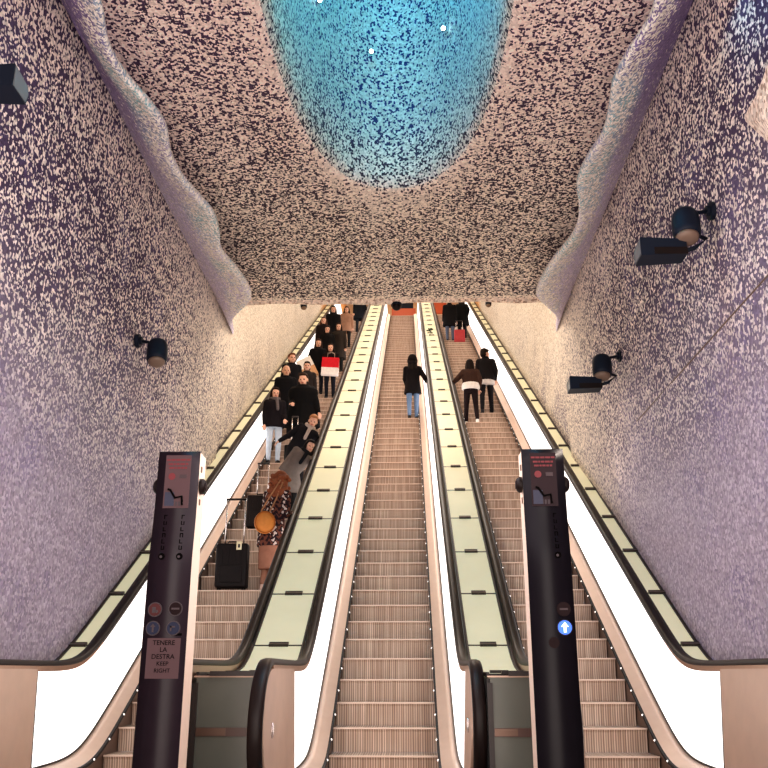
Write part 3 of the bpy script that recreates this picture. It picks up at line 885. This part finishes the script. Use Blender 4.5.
def remeshed(name, bm, mats, parent, voxel, smooth=2, colour=None):
    bmesh.ops.recalc_face_normals(bm, faces=bm.faces)
    me = bpy.data.meshes.new(name+'_src'); bm.to_mesh(me); bm.free()
    t = bpy.data.objects.new('tmp', me); COL.objects.link(t)
    md = t.modifiers.new('r', 'REMESH'); md.mode = 'VOXEL'; md.voxel_size = voxel; md.use_smooth_shade = True
    if smooth:
        ms = t.modifiers.new('s', 'SMOOTH'); ms.factor = .5; ms.iterations = smooth
    dg = bpy.context.evaluated_depsgraph_get(); dg.update()
    out = bpy.data.meshes.new_from_object(t.evaluated_get(dg)); out.name = name
    bpy.data.objects.remove(t); bpy.data.meshes.remove(me)
    out.materials.clear()
    for m in mats: out.materials.append(m)
    if colour:
        for p in out.polygons: p.material_index = colour(p.center)
    for p in out.polygons: p.use_smooth = True
    o = bpy.data.objects.new(name, out); COL.objects.link(o)
    if parent: o.parent = parent
    return o

def ik(a, b, l1, l2, pole):
    d = b-a; L = min(d.length, (l1+l2)*.995); dn = d.normalized()
    x = (l1*l1-l2*l2+L*L)/(2*L); h = sqrt(max(0, l1*l1-x*x))
    pl = (pole-dn*pole.dot(dn)).normalized()
    return a+dn*x+pl*h, a+dn*L

def person(label, x, k, H=1.7, yaw=0, group=None, hands=((-.24, -.06, .80), (.24, -.06, .80)), feet=((-.10, 0, 0), (.10, 0, 0)),
           lean=0, leanx=0, head=(0, 0), coat=(.02, .02, .025), hem=.80, wide=1.0, pants=(.02, .02, .03), shoe=(.02, .018, .018),
           hair=(.03, .02, .015), style='short', skin='fair', scarf=None, hood=None, under=None, skirt=None, dy=.2, patch=None, far=False, stride=0):
    """local frame: facing -y, feet at z=0; k = index of the step stood on; feet z offsets allow standing over two steps"""
    s = H/1.70
    y = Y0+.4*k+dy; z = Z0+T30*(Y0+.4*k)+.004
    vx = .012 if far else .0085
    piv = V((0, 0, .92))
    R = Matrix.Rotation(leanx, 4, 'Y') @ Matrix.Rotation(lean, 4, 'X')
    def bend(p):
        t = min(1, max(0, (p.z-.84)/.30)); t = t*t*(3-2*t)
        q = Matrix.Rotation(leanx*t, 4, 'Y') @ Matrix.Rotation(lean*t, 4, 'X')
        return piv+q @ (p-piv)
    hc = bend(V((0, -.02, 1.585)))
    HM = Matrix.Translation(hc) @ Matrix.Rotation(leanx*.5, 4, 'Y') @ Matrix.Rotation(lean*.6, 4, 'X') @ Matrix.Rotation(head[0], 4, 'Z') @ Matrix.Rotation(head[1], 4, 'X') @ Matrix.Scale(1.10, 4)
    body = bmesh.new()
    # trunk and neck
    loft(body, [(.80, 0, .0, .10, .08), (.86, 0, .0, .155, .11), (.93, 0, .0, .165, .115), (1.02, 0, 0, .145, .10), (1.12, 0, 0, .135, .092), (1.25, 0, 0, .155, .105), (1.36, 0, .01, .165, .10), (1.42, 0, .015, .12, .075), (1.46, 0, .015, .06, .06)], fn=bend)
    capsule(body, bend(V((0, .018, 1.40))), HM @ V((0, .02, -.07)), .056, .052)
    # head: skull, jaw, nose, ears, brow
    ellipsoid(body, (0, .012, .03), (.076, .094, .092), HM); ellipsoid(body, (0, -.018, -.035), (.060, .070, .078), HM)
    capsule(body, (0, -.080, .010), (0, -.104, -.024), .009, .014, M4=HM, seg=8)
    for q in (-1, 1):
        ellipsoid(body, (q*.078, .012, -.008), (.012, .020, .032), HM, seg=8)
        ellipsoid(body, (q*.032, -.074, .004), (.014, .012, .010), HM, seg=8)
        ellipsoid(body, (q*.030, -.078, .024), (.022, .010, .007), HM, seg=8)
    ellipsoid(body, (0, -.084, -.052), (.024, .010, .011), HM, seg=8)
    sleeves = bmesh.new()
    shoulders = []
    for q, hnd in zip((-1, 1), hands):
        sh = bend(V((q*.168, .01, 1.375))); shoulders.append(sh)
        tgt = V(hnd)
        el, wr = ik(sh, tgt, .285, .255, V((q*.22, .75, -.5)))
        capsule(body, sh, el, .052, .038); capsule(body, el, wr, .038, .026)
        d = (wr-el).normalized()
        sd, up = frame_of(d)
        nrm = up if abs(up.y) < .5 else up
        # palm
        pc = wr+d*.045
        capsule(body, wr, wr+d*.03, .024, .024, seg=8)
        for f_, (off, ln) in enumerate(((-.030, .066), (-.010, .078), (.010, .073), (.030, .056))):
            b0 = wr+d*.03+sd*off*.6; b1 = wr+d*.082+sd*off
            capsule(body, b0, b1, .0135, .0115, seg=8)
            m1 = b1+(d*.8-up*.45).normalized()*ln*.5; m2 = m1+(d*.35-up*.9).normalized()*ln*.45
            capsule(body, b1, m1, .0098, .009, seg=8); capsule(body, m1, m2, .009, .008, seg=8)
        tb = wr+d*.035+sd*(-q*.022); t1 = tb+(d*.55-sd*q*.75-up*.25).normalized()*.04; t2 = t1+(d*.8-sd*q*.2-up*.45).normalized()*.03
        capsule(body, tb, t1, .0125, .0105, seg=8); capsule(body, t1, t2, .0105, .009, seg=8)
        # sleeve
        capsule(sleeves, bend(V((q*.13, .01, 1.375))), sh, .075*wide**.5, .074*wide**.5)
        capsule(sleeves, sh, el, .072*wide**.5, .060*wide**.5); capsule(sleeves, el, wr-d*.012, .060*wide**.5, .043)
    legs = bmesh.new(); shoes = bmesh.new()
    for q, ft in zip((-1, 1), feet):
        hip = V((q*.088, 0, .89)); an = V((ft[0], ft[1]+.02, ft[2]+.085))
        kn, an2 = ik(hip, an, .405, .415, V((q*.08, -1, .1)))
        capsule(body, hip, kn, .078, .050); capsule(body, kn, an, .050, .034)
        capsule(body, an, V((ft[0], ft[1]-.10, ft[2]+.035)), .034, .028)
        capsule(legs, hip, kn, .092, .064); capsule(legs, kn, an+V((0, 0, .035)), .064, .050)
        capsule(shoes, (ft[0], ft[1]+.035, ft[2]+.045), (ft[0]+q*.012, ft[1]-.135, ft[2]+.040), .043, .040)
        capsule(shoes, (ft[0], ft[1]+.025, ft[2]+.07), (ft[0], ft[1]-.03, ft[2]+.075), .045, .036)
        box(shoes, ft[0]-.040, ft[0]+.042, ft[1]-.17, ft[1]+.07, ft[2]+.0, ft[2]+.022)
    loft(legs, [(.80, 0, 0, .12, .10), (.86, 0, .0, .172, .122), (.95, 0, 0, .168, .118), (1.0, 0, 0, .15, .11)], fn=bend)
    inv = HM.inverted()
    def face(c):
        p = inv @ c
        if p.y > -.06 or abs(p.x) > .06: return 0
        if (abs(abs(p.x)-.032) < .013 and abs(p.z-.004) < .007): return 1
        if abs(p.x) < .022 and abs(p.z+.052) < .009: return 2
        return 0
    b = remeshed('person', body, skinmat(skin), None, vx, 1, face)
    tag(b, label, 'person', group)
    b.location = (x, y, z); b.rotation_euler = (0, 0, yaw); b.scale = (s, s, s)
    remeshed('trousers', legs, [cloth(pants)], b, .012, 2)
    sho = remeshed('shoes', shoes, [cloth(shoe, .5)], b, .011, 1)
    # coat
    W = wide
    rings = []
    full = [(.45, .235, .19), (.60, .225, .175), (.72, .215, .165), (.84, .20, .150), (.95, .185, .138), (1.06, .172, .128), (1.18, .172, .128), (1.30, .185, .130), (1.38, .178, .118), (1.43, .12, .09), (1.475, .078, .075)]
    for zz, rx, ry in full:
        if zz < hem: continue
        rings.append((zz, 0, .005, rx*W, ry*(W**.8)))
    r0 = rings[0]; zz = hem
    rings = [(hem, 0, .005, r0[3]*1.02, r0[4]*1.02)]+rings if hem < rings[0][0]-.01 else rings
    loft(sleeves, rings, fn=bend)
    def cc(c):
        return patch(c) if patch else 0
    ct = remeshed('coat', sleeves, [cloth(coat)]+([cloth(q) for q in PATCHC] if patch else []), b, .013, 2, cc if patch else None)
    # collar
    bm = bmesh.new()
    for i in range(16):
        a0, a1 = 2*pi*i/16, 2*pi*(i+1)/16
        g_ = lambda a: bend(V((.075*cos(a), .012+.072*sin(a), 1.468+.012*sin(a))))
        capsule(bm, g_(a0), g_(a1), .020, seg=8)
    remeshed('collar', bm, [cloth(coat if not scarf else scarf)], b, .011, 1)
    if scarf:
        bm = bmesh.new()
        for i in range(16):
            a0, a1 = 2*pi*i/16, 2*pi*(i+1)/16
            g_ = lambda a: bend(V((.085*cos(a), .0+.085*sin(a), 1.475+.02*sin(a)-.02*(a < 3))))
            capsule(bm, g_(a0), g_(a1), .040, seg=8)
        capsule(bm, bend(V((.03, -.10, 1.44))), bend(V((.05, -.155, 1.20))), .042, .036)
        remeshed('scarf', bm, [cloth(scarf)], b, .012, 2)
    if under:
        bm = bmesh.new()
        loft(bm, [(hem-.10, 0, .005, .185*W, .135*W), (hem-.02, 0, .005, .190*W, .14*W), (hem+.06, 0, .005, .178*W, .13*W)], fn=bend)
        remeshed('shirt_hem', bm, [cloth(under)], b, .012, 1)
    if skirt:
        bm = bmesh.new(); loft(bm, [(.30, 0, .0, .185, .16), (.55, 0, 0, .19, .16), (.80, 0, 0, .20, .15), (.98, 0, 0, .17, .13)], seg=28)
        remeshed('skirt', bm, [cloth(skirt)], b, .013, 2)
    # hair
    bm = bmesh.new()
    if style == 'bald':
        ellipsoid(bm, (0, .05, -.005), (.079, .066, .055), HM)
        for q in (-1, 1): ellipsoid(bm, (q*.066, .03, .0), (.016, .04, .035), HM, seg=8)
    else:
        ellipsoid(bm, (0, .032, .052), (.088, .092, .088), HM)
        ellipsoid(bm, (0, -.035, .098), (.070, .050, .030), HM, seg=10)
        ellipsoid(bm, (0, .055, -.01), (.080, .066, .085), HM)
        if style in ('long', 'curly', 'bob'):
            ln = {'long': -.20, 'curly': -.19, 'bob': -.10}[style]
            for q in (-1, 1):
                capsule(bm, (q*.070, .01, .04), (q*.088, .025, ln), .030, .036, M4=HM)
                capsule(bm, (q*.040, .07, .03), (q*.05, .085, ln-.02), .045, .045, M4=HM)
            capsule(bm, (0, .075, .0), (0, .10, ln-.03), .06, .05, M4=HM)
        if style == 'curly':
            rd = random.Random(3)
            for i in range(46):
                a = rd.uniform(-.2, pi+.2); zz = rd.uniform(-.26, .05); rr = .10+rd.uniform(0, .03)
                ellipsoid(bm, (rr*cos(a), .03+rr*sin(a)*.95, zz), (.032, .032, .028), HM, seg=6)
        if style == 'bun': ellipsoid(bm, (0, .12, .06), (.045, .04, .045), HM)
    remeshed('hair', bm, [cloth(hair, .6)], b, .009, 1)
    if hood:
        bm = bmesh.new(); ellipsoid(bm, (0, .045, .045), (.112, .112, .120), HM)
        ellipsoid(bm, (0, .06, -.09), (.105, .085, .09), HM)
        for i in range(14):
            a0, a1 = -.35+pi*i/14*1.22, -.35+pi*(i+1)/14*1.22
            capsule(bm, (.104*cos(a0), -.045, .03+.118*sin(a0)), (.104*cos(a1), -.045, .03+.118*sin(a1)), .022, M4=HM, seg=8)
        remeshed('hood', bm, [cloth(hood)], b, .011, 2)
    return b

PATCHC = [(.62, .50, .45), (.16, .06, .04)]
def pattern(c):
    v = sin(c.x*78+1.3*sin(c.z*51))+sin(c.z*83+1.7*sin(c.x*49+c.y*53))+sin(c.y*61)
    return 1 if v > 1.35 else (2 if v < -.7 else 0)

DARK = (.014, .013, .016)
# --- central escalator
person('woman in a black hooded coat and blue jeans walking up the central escalator', .10, 29, 1.66, pi, head=(0, .1), hem=.70, coat=(.016, .013, .016), pants=(.16, .24, .38), hood=(.018, .014, .016),
       feet=((-.09, -.06, 0), (.09, .08, 0)), hands=((-.36, -.25, 1.10), (.16, -.26, 1.0)), hair=(.02, .015, .012), style='long', shoe=(.03, .025, .02), wide=1.05)
# --- right escalator
person('woman in brown jacket with white hem and white shoes gripping the handrail', 1.52, 28, 1.68, pi, lean=.16, hem=.99, coat=(.085, .045, .035), pants=(.025, .014, .016), under=(.80, .76, .74), hair=(.02, .012, .012), style='long',
       feet=((-.13, .10, 0), (.13, -.12, .0)), hands=((-.22, -.14, .95), (.46, -.20, 1.10)), shoe=(.9, .86, .82), wide=1.2)
person('man in black jacket and black trousers beside the woman in brown', 1.98, 30, 1.76, pi, head=(-1.0, .1), hem=.86, coat=(.02, .017, .02), pants=(.02, .018, .022), hair=(.025, .015, .012), style='short',
       feet=((-.12, -.14, .0), (.13, .13, 0)), hands=((-.24, -.12, .95), (.26, -.08, .82)), shoe=(.04, .035, .04), wide=1.12, under=(.6, .56, .55))
person('person in a long dark coat high on the right escalator, left of the pink suitcase', 1.60, 55, 1.80, pi, hem=.62, coat=DARK, pants=(.10, .12, .17), hair=(.02, .015, .012), style='short', far=True, wide=1.2)
person('person in a black coat high on the right escalator holding the pink suitcase', 2.10, 56, 1.76, pi, hem=.60, coat=(.012, .012, .014), pants=(.02, .02, .025), hair=(.03, .02, .015), style='long', far=True, hands=((-.20, -.02, .98), (.24, -.05, .8)), wide=1.2)
# --- left escalator, from the bottom up
person('woman with curly auburn hair in a patterned coat, lowest on the left escalator', -1.98, 8, 1.70, pi-.5, leanx=-.10, lean=.10, head=(.25, .1), hem=.62, coat=(.045, .025, .03), pants=(.30, .15, .10), hair=(.26, .085, .04), style='curly',
       feet=((-.08, 0, 0), (.09, .02, 0)), hands=((-.15, -.26, 1.12), (.22, -.30, 1.0)), shoe=(.62, .42, .34), patch=pattern, skirt=(.32, .15, .10), wide=1.05)
person('woman in a grey coat with dark collar leaning sideways on the right handrail', -2.10, 14, 1.52, .25, leanx=.62, lean=.10, head=(.3, .1), hem=.52, coat=(.17, .14, .125), pants=(.03, .028, .03), hair=(.025, .018, .018), style='bob', scarf=(.02, .022, .028),
       hands=((-.22, -.14, .92), (.56, -.05, 1.0)), wide=1.12, skin='fair')
person('woman with blonde hair and pale grey shawl reaching for a suitcase handle', -2.14, 17, 1.58, .1, leanx=.52, lean=.18, head=(.1, .25), hem=.60, coat=(.022, .02, .026), pants=(.03, .03, .035), hair=(.36, .17, .08), style='bun', scarf=(.44, .37, .34),
       hands=((-.50, -.10, .96), (.50, -.08, 1.0)), wide=1.08)
person('woman in dark jacket, grey scarf and pale blue jeans, at the left handrail', -2.84, 21, 1.66, .25, head=(.1, .15), hem=.82, coat=(.022, .018, .024), pants=(.50, .58, .68), hair=(.04, .02, .015), style='long', scarf=(.14, .12, .125),
       hands=((-.22, -.10, .86), (.20, -.24, .95)), wide=1.15)
person('broad man in a thick black coat looking down the left escalator', -2.30, 22, 1.88, .0, head=(-.1, .25), hem=.62, coat=(.010, .010, .012), pants=(.015, .015, .02), hair=(.06, .025, .015), style='short',
       hands=((-.16, -.30, 1.02), (.34, -.14, .86)), wide=1.62)
person('bald older man in a dark coat behind the woman with grey scarf', -2.86, 25, 1.80, .1, head=(.2, .1), hem=.7, coat=(.012, .012, .016), pants=(.02, .02, .025), hair=(.20, .14, .11), style='bald', wide=1.25, skin='tan')
person('man with short reddish hair behind the bald man, at left handrail', -2.96, 29, 1.76, .2, head=(.3, .0), hem=.72, coat=(.02, .02, .026), pants=(.02, .02, .03), hair=(.16, .06, .035), style='short', wide=1.1, far=True)
person('person in dark clothes half hidden behind the broad man in black coat', -2.52, 28, 1.62, .1, hem=.7, coat=(.05, .04, .04), pants=(.03, .03, .03), hair=(.03, .02, .02), style='short', wide=1.05, far=True)
person('person in black jacket beside a white and tan paper bag', -2.56, 35, 1.68, .1, head=(.1, .2), hem=.75, coat=(.014, .013, .016), pants=(.02, .02, .03), hair=(.09, .04, .03), style='long', wide=1.2, far=True, hands=((-.30, -.2, .95), (.24, -.2, .98)))
person('person in dark jacket carrying the red and white shopping bag', -2.17, 34, 1.62, .0, head=(0, .1), hem=.78, coat=(.022, .012, .014), pants=(.02, .02, .03), hair=(.03, .015, .012), style='bob', wide=1.1, far=True, hands=((-.05, -.28, 1.0), (.16, -.28, 1.0)))
person('woman with black hair and long black coat, left of a pair', -2.55, 41, 1.66, .1, hem=.55, coat=(.014, .012, .013), pants=(.02, .02, .02), hair=(.02, .012, .012), style='long', wide=1.15, far=True)
person('woman with long dark hair and grey brown coat, right of a pair', -2.22, 42, 1.68, -.1, hem=.50, coat=(.06, .048, .042), pants=(.03, .03, .03), hair=(.04, .02, .015), style='long', wide=1.1, far=True)
person('person with brown hair behind the pair of women, by the left handrail', -2.84, 45, 1.70, .1, hem=.7, coat=(.03, .02, .02), pants=(.03, .03, .03), hair=(.10, .045, .03), style='bob', wide=1.1, far=True)
person('person in a black coat near the top of the queue on the left escalator', -2.70, 50, 1.80, .1, hem=.6, coat=DARK, pants=(.02, .02, .02), hair=(.02, .015, .015), style='long', wide=1.3, far=True)
person('person in a pale tan top near the top of the left escalator', -2.28, 52, 1.66, .1, hem=.7, coat=(.42, .25, .18), pants=(.03, .03, .03), hair=(.05, .03, .02), style='bob', wide=1.1, far=True)
person('person in dark suit walking down at the top right of the left escalator', -1.98, 60, 1.80, .1, hem=.6, coat=(.022, .026, .036), pants=(.03, .035, .045), hair=(.03, .02, .02), style='short', wide=1.15, far=True, feet=((-.1, .05, 0), (.1, -.08, 0)), scarf=(.7, .66, .62))

# ------------------------------------------------------------ luggage
def suitcase(label, x, k, w, h, d, mat_c, hh=.45, dy=.2, dx=0, tagged=False, rz=0, hw=.30):
    y = Y0+.4*k+dy; z = Z0+T30*(Y0+.4*k)+.004
    root = thing('suitcase', label, 'suitcase', (x, y, z), rz)
    body_m = cloth(mat_c, .55)
    bm = bevel_box(-w/2, w/2, -d/2, d/2, .05, .05+h, .035, 3); sh = obj('shell', bm, body_m, root, True)
    bm = bmesh.new()
    for q in (-.3, -.1, .1, .3): box(bm, w*q-.012, w*q+.012, -d/2-.006, -d/2+.01, .12, h-.03)
    obj('ribs', bm, body_m, sh)
    bm = bevel_box(-w*.36, w*.36, -d/2-.018, -d/2+.01, .12, .05+h*.5, .008); obj('front_pocket', bm, body_m, sh)
    for a in (-1, 1):
        for c in (-1, 1):
            bm = bmesh.new(); cyl(bm, (a*(w/2-.05)-.012, c*(d/2-.045), .028), (a*(w/2-.05)+.012, c*(d/2-.045), .028), .028, 14)
            box(bm, a*(w/2-.05)-.016, a*(w/2-.05)+.016, c*(d/2-.045)-.012, c*(d/2-.045)+.012, .035, .06)
            obj('wheel', bm, M['rubber'], root)
    bm = bmesh.new()
    zt = .05+h
    for a in (-1, 1): tube(bm, [(a*w*hw, d*.3, zt-.02), (a*w*hw, d*.3, zt+hh)], .009, 8)
    hd = obj('telescopic_handle', bm, M['chrome'], root, True)
    bm = bmesh.new(); tube(bm, [(-w*hw-.012, d*.3, zt+hh), (w*hw+.012, d*.3, zt+hh)], .016, 8); obj('grip', bm, M['dark_trim'] if not tagged else M['rubber'], hd, True)
    bm = bmesh.new(); tube(bm, [(-.08, 0, zt), (-.07, 0, zt+.03), (.07, 0, zt+.03), (.08, 0, zt)], .010, 8); obj('carry_handle', bm, M['rubber'], root, True)
    if tagged:
        bm = bevel_box(w*.16, w*.16+.075, -d/2-.03, -d/2-.024, zt-.10, zt+.02, .002); tg = obj('luggage_tag', bm, cloth((.75, .66, .45)), root)
        bm = bmesh.new(); box(bm, w*.16+.022, w*.16+.053, -d/2-.032, -d/2-.030, zt-.07, zt-.02); obj('tag_print', bm, M['dark_trim'], tg)
        bm = bmesh.new(); tube(bm, [(w*.16+.037, -d/2-.027, zt+.015), (w*.1, -.02, zt+.035)], .004, 6); obj('tag_strap', bm, M['dark_trim'], tg)
    return root
suitcase('big black suitcase with a luggage tag, lowest on the left escalator', -2.54, 8, .45, .62, .22, (.022, .016, .016), dy=.27, hh=.66, tagged=True)
suitcase('dark brown suitcase with silver handle held by the blonde woman', -2.50, 13, .46, .54, .24, (.030, .020, .018), dy=.25, hh=.58, hw=.20)
suitcase('small black suitcase with silver handle in front of the man in thick coat', -2.30, 19, .36, .62, .22, (.016, .014, .016), hh=.62, hw=.16)
suitcase('pinkish red suitcase standing high on the right escalator', 1.93, 54, .40, .50, .22, (.42, .060, .065), hh=.42)

def shopping_bag(label, x, y, z, w, h, d, c1, c2=None, split=.5, tilt=0, rz=0):
    root = thing('shopping_bag', label, 'bag', (x, y, z), rz)
    root.rotation_euler = (0, tilt, rz)
    rows = [(0, 1), (h*.02, 1), (h*split-.002, .99), (h*split, .99), (h*.9, .92), (h, .86)]
    def bag(nm, sel, mt):
        bm = bmesh.new(); prev = None
        for zz, kx in sel:
            a = [bm.verts.new(p) for p in ((-w/2*1.0, -d/2*kx, zz), (w/2, -d/2*kx, zz), (w/2-.0, 0, zz), (w/2, d/2*kx, zz), (-w/2, d/2*kx, zz), (-w/2+.0, 0, zz))]
            if prev:
                for q in range(6): bm.faces.new((prev[q], prev[(q+1) % 6], a[(q+1) % 6], a[q]))
            elif zz == 0: bm.faces.new(a)
            prev = a
        return obj(nm, bm, mt, root)
    bag('bag_body', rows[:4] if c2 else rows, cloth(c1, .6))
    if c2: bag('upper_panel', rows[3:], cloth(c2, .6))
    for c in (-1, 1):
        bm = bmesh.new(); tube(bm, [(-w*.22, c*d*.40, h-.02), (-w*.2, c*d*.25, h+.13), (0, c*d*.2, h+.17), (w*.2, c*d*.25, h+.13), (w*.22, c*d*.40, h-.02)], .007, 6); obj('handle', bm, cloth((.45, .35, .30)), root, True)
    return root
def stepz(k): return Z0+T30*(Y0+.4*k)
shopping_bag('red and white shopping bag carried in front of the person in dark jacket', -2.14, Y0+.4*33+.10, stepz(33)+.78, .46, .50, .14, (.82, .76, .74), (.62, .02, .035), .42, tilt=.06)
shopping_bag('white and tan paper bag held beside the left handrail', -2.66, Y0+.4*34+.05, stepz(34)+.62, .42, .58, .16, (.62, .36, .20), (.85, .80, .76), .5, tilt=-.45)
# round orange handbag of the woman with auburn hair
t = thing('handbag', 'round orange handbag on a long strap of the auburn haired woman', 'handbag', (-2.05, 12.36, stepz(8)+.93), .3)
bm = bmesh.new(); ellipsoid(bm, (0, 0, 0), (.15, .07, .16), seg=20); obj('bag_body', bm, cloth((.62, .24, .06), .5), t, True)
bm = bmesh.new()
for i in range(20):
    a0, a1 = 2*pi*i/20, 2*pi*(i+1)/20
    capsule(bm, (.14*cos(a0), -.045, .15*sin(a0)), (.14*cos(a1), -.045, .15*sin(a1)), .009, seg=6)
obj('piping', bm, cloth((.40, .13, .03), .5), t, True)
bm = bmesh.new(); tube(bm, [(-.06, -.01, .15), (.05, -.03, .36), (.20, -.02, .62)], .011, 6); tube(bm, [(.06, .03, .14), (.16, .05, .36), (.24, .03, .60)], .011, 6); obj('strap', bm, cloth((.40, .20, .10), .5), t, True)
t = thing('plant_sprig', 'tiny dark green sprig standing on the glass deck near its upper end', 'plant', (.72, 27.55, base(27.55, .885, .935)+.004))
bm = bmesh.new(); tube(bm, [(0, 0, 0), (.01, 0, .12), (-.01, 0, .26)], .012, 6); obj('stem', bm, cloth((.03, .05, .02)), t)
bm = bmesh.new()
for q in range(9):
    a = q*2.4; z = .10+.02*q
    ellipsoid(bm, (.06*cos(a), .04*sin(a), z), (.055, .012, .022), seg=8, rot=Matrix.Rotation(a, 4, 'Z'))
obj('leaves', bm, cloth((.045, .09, .03)), t, True)
#ENDPEOPLE#

# ------------------------------------------------------------ lights
def area(loc, rot, size, power, col=(1, 1, 1), sy=None, spread=None):
    l = bpy.data.lights.new('area', 'AREA'); l.energy = power; l.color = col; l.size = size
    if sy: l.shape = 'RECTANGLE'; l.size_y = sy
    if spread: l.spread = spread
    o = bpy.data.objects.new('area_light', l); COL.objects.link(o); o.location = loc; o.rotation_euler = rot
    return o
def point(loc, power, col, r=.1):
    l = bpy.data.lights.new('point', 'POINT'); l.energy = power; l.color = col; l.shadow_soft_size = r
    o = bpy.data.objects.new('point_light', l); COL.objects.link(o); o.location = loc; return o
def spot(loc, target, power, col, ang=60, blend=.8, r=.1):
    l = bpy.data.lights.new('spot', 'SPOT'); l.energy = power; l.color = col; l.spot_size = radians(ang); l.spot_blend = blend; l.shadow_soft_size = r
    o = bpy.data.objects.new('spot_light', l); COL.objects.link(o); o.location = loc
    o.rotation_euler = (V(target)-V(loc)).to_track_quat('-Z', 'Y').to_euler(); return o
# added fill lamps behind and below the camera, toward ceiling and escalators
area((-.2, -2.5, 3.2), (radians(80), 0, 0), 7, 360, (1, .89, .84), 4)
area((-.2, 2.0, .15), (radians(165), 0, 0), 5, 230, (1, .86, .76), 3)
# added unseen lamps under the sloped ceiling further up
for y in (15.5, 20, 25, 30, 35):
    area((-.3, y, 8.1+(y-13)*T30), (radians(0), 0, 0), 2.2, 128, (1, .89, .79), 1.2)
area((-.3, 43, ZTOP+5), (0, 0, 0), 4, 260, (1, .82, .62), 3)
# wall washers near the portal
spot((2.0, 12.5, 3.2), (2.9, 10.5, 4.6), 18, (1, .92, .86), 120)
spot((-2.4, 13.0, 3.4), (-3.5, 11.0, 4.4), 18, (1, .92, .86), 120)
# coloured light in the crater
point((.55, 6.2, 9.9), 80, (.0, 1, .70), .25)
point((-.80, 6.6, 10.1), 150, (.0, .42, 1), .25)
point((-.2, 5.4, 9.2), 42, (.02, .75, 1), .25)
area((-.25, 5.5, 3.4), (0, radians(68), 0), 2.5, 70, (1, .90, .93), 4)  # added fill lamp brightening one side wall
area((-.25, 5.5, 3.4), (0, radians(-68), 0), 2.5, 70, (1, .90, .93), 4)  # added fill lamp for the opposite side wall
spot((2.2, 5.75, 3.5), (-1.46, 6.02, 1.2), 140, (1, .84, .72), 40, .4)  # added spot brightening the cream side of the left pillar
spot((.9, 4.6, 7.0), (2.9, 5.6, 6.3), 170, (.0, .55, 1), 40)  # added blue spot imitating crater light spilled on the right wall
spot((-1.2, 4.2, 7.2), (-3.4, 5.6, 5.6), 60, (.1, .8, .9), 40)  # added teal spot, the same kind of spill on the left wall

w = bpy.data.worlds.new('World'); sc.world = w; w.use_nodes = True
w.node_tree.nodes['Background'].inputs[0].default_value = (1, .85, .86, 1)
w.node_tree.nodes['Background'].inputs[1].default_value = .40

# ------------------------------------------------------------ camera
cam = bpy.data.cameras.new('Camera'); co = bpy.data.objects.new('Camera', cam); COL.objects.link(co)
co.location = (0, 0, .95)
co.rotation_euler = (radians(90+18.13), 0, radians(1.6918))
cam.sensor_width = 36; cam.lens = 36*880/768; cam.clip_end = 200
sc.camera = co
sc.view_settings.view_transform = 'Standard'
try: sc.view_settings.look = 'Medium High Contrast'
except Exception: sc.view_settings.look = 'None'
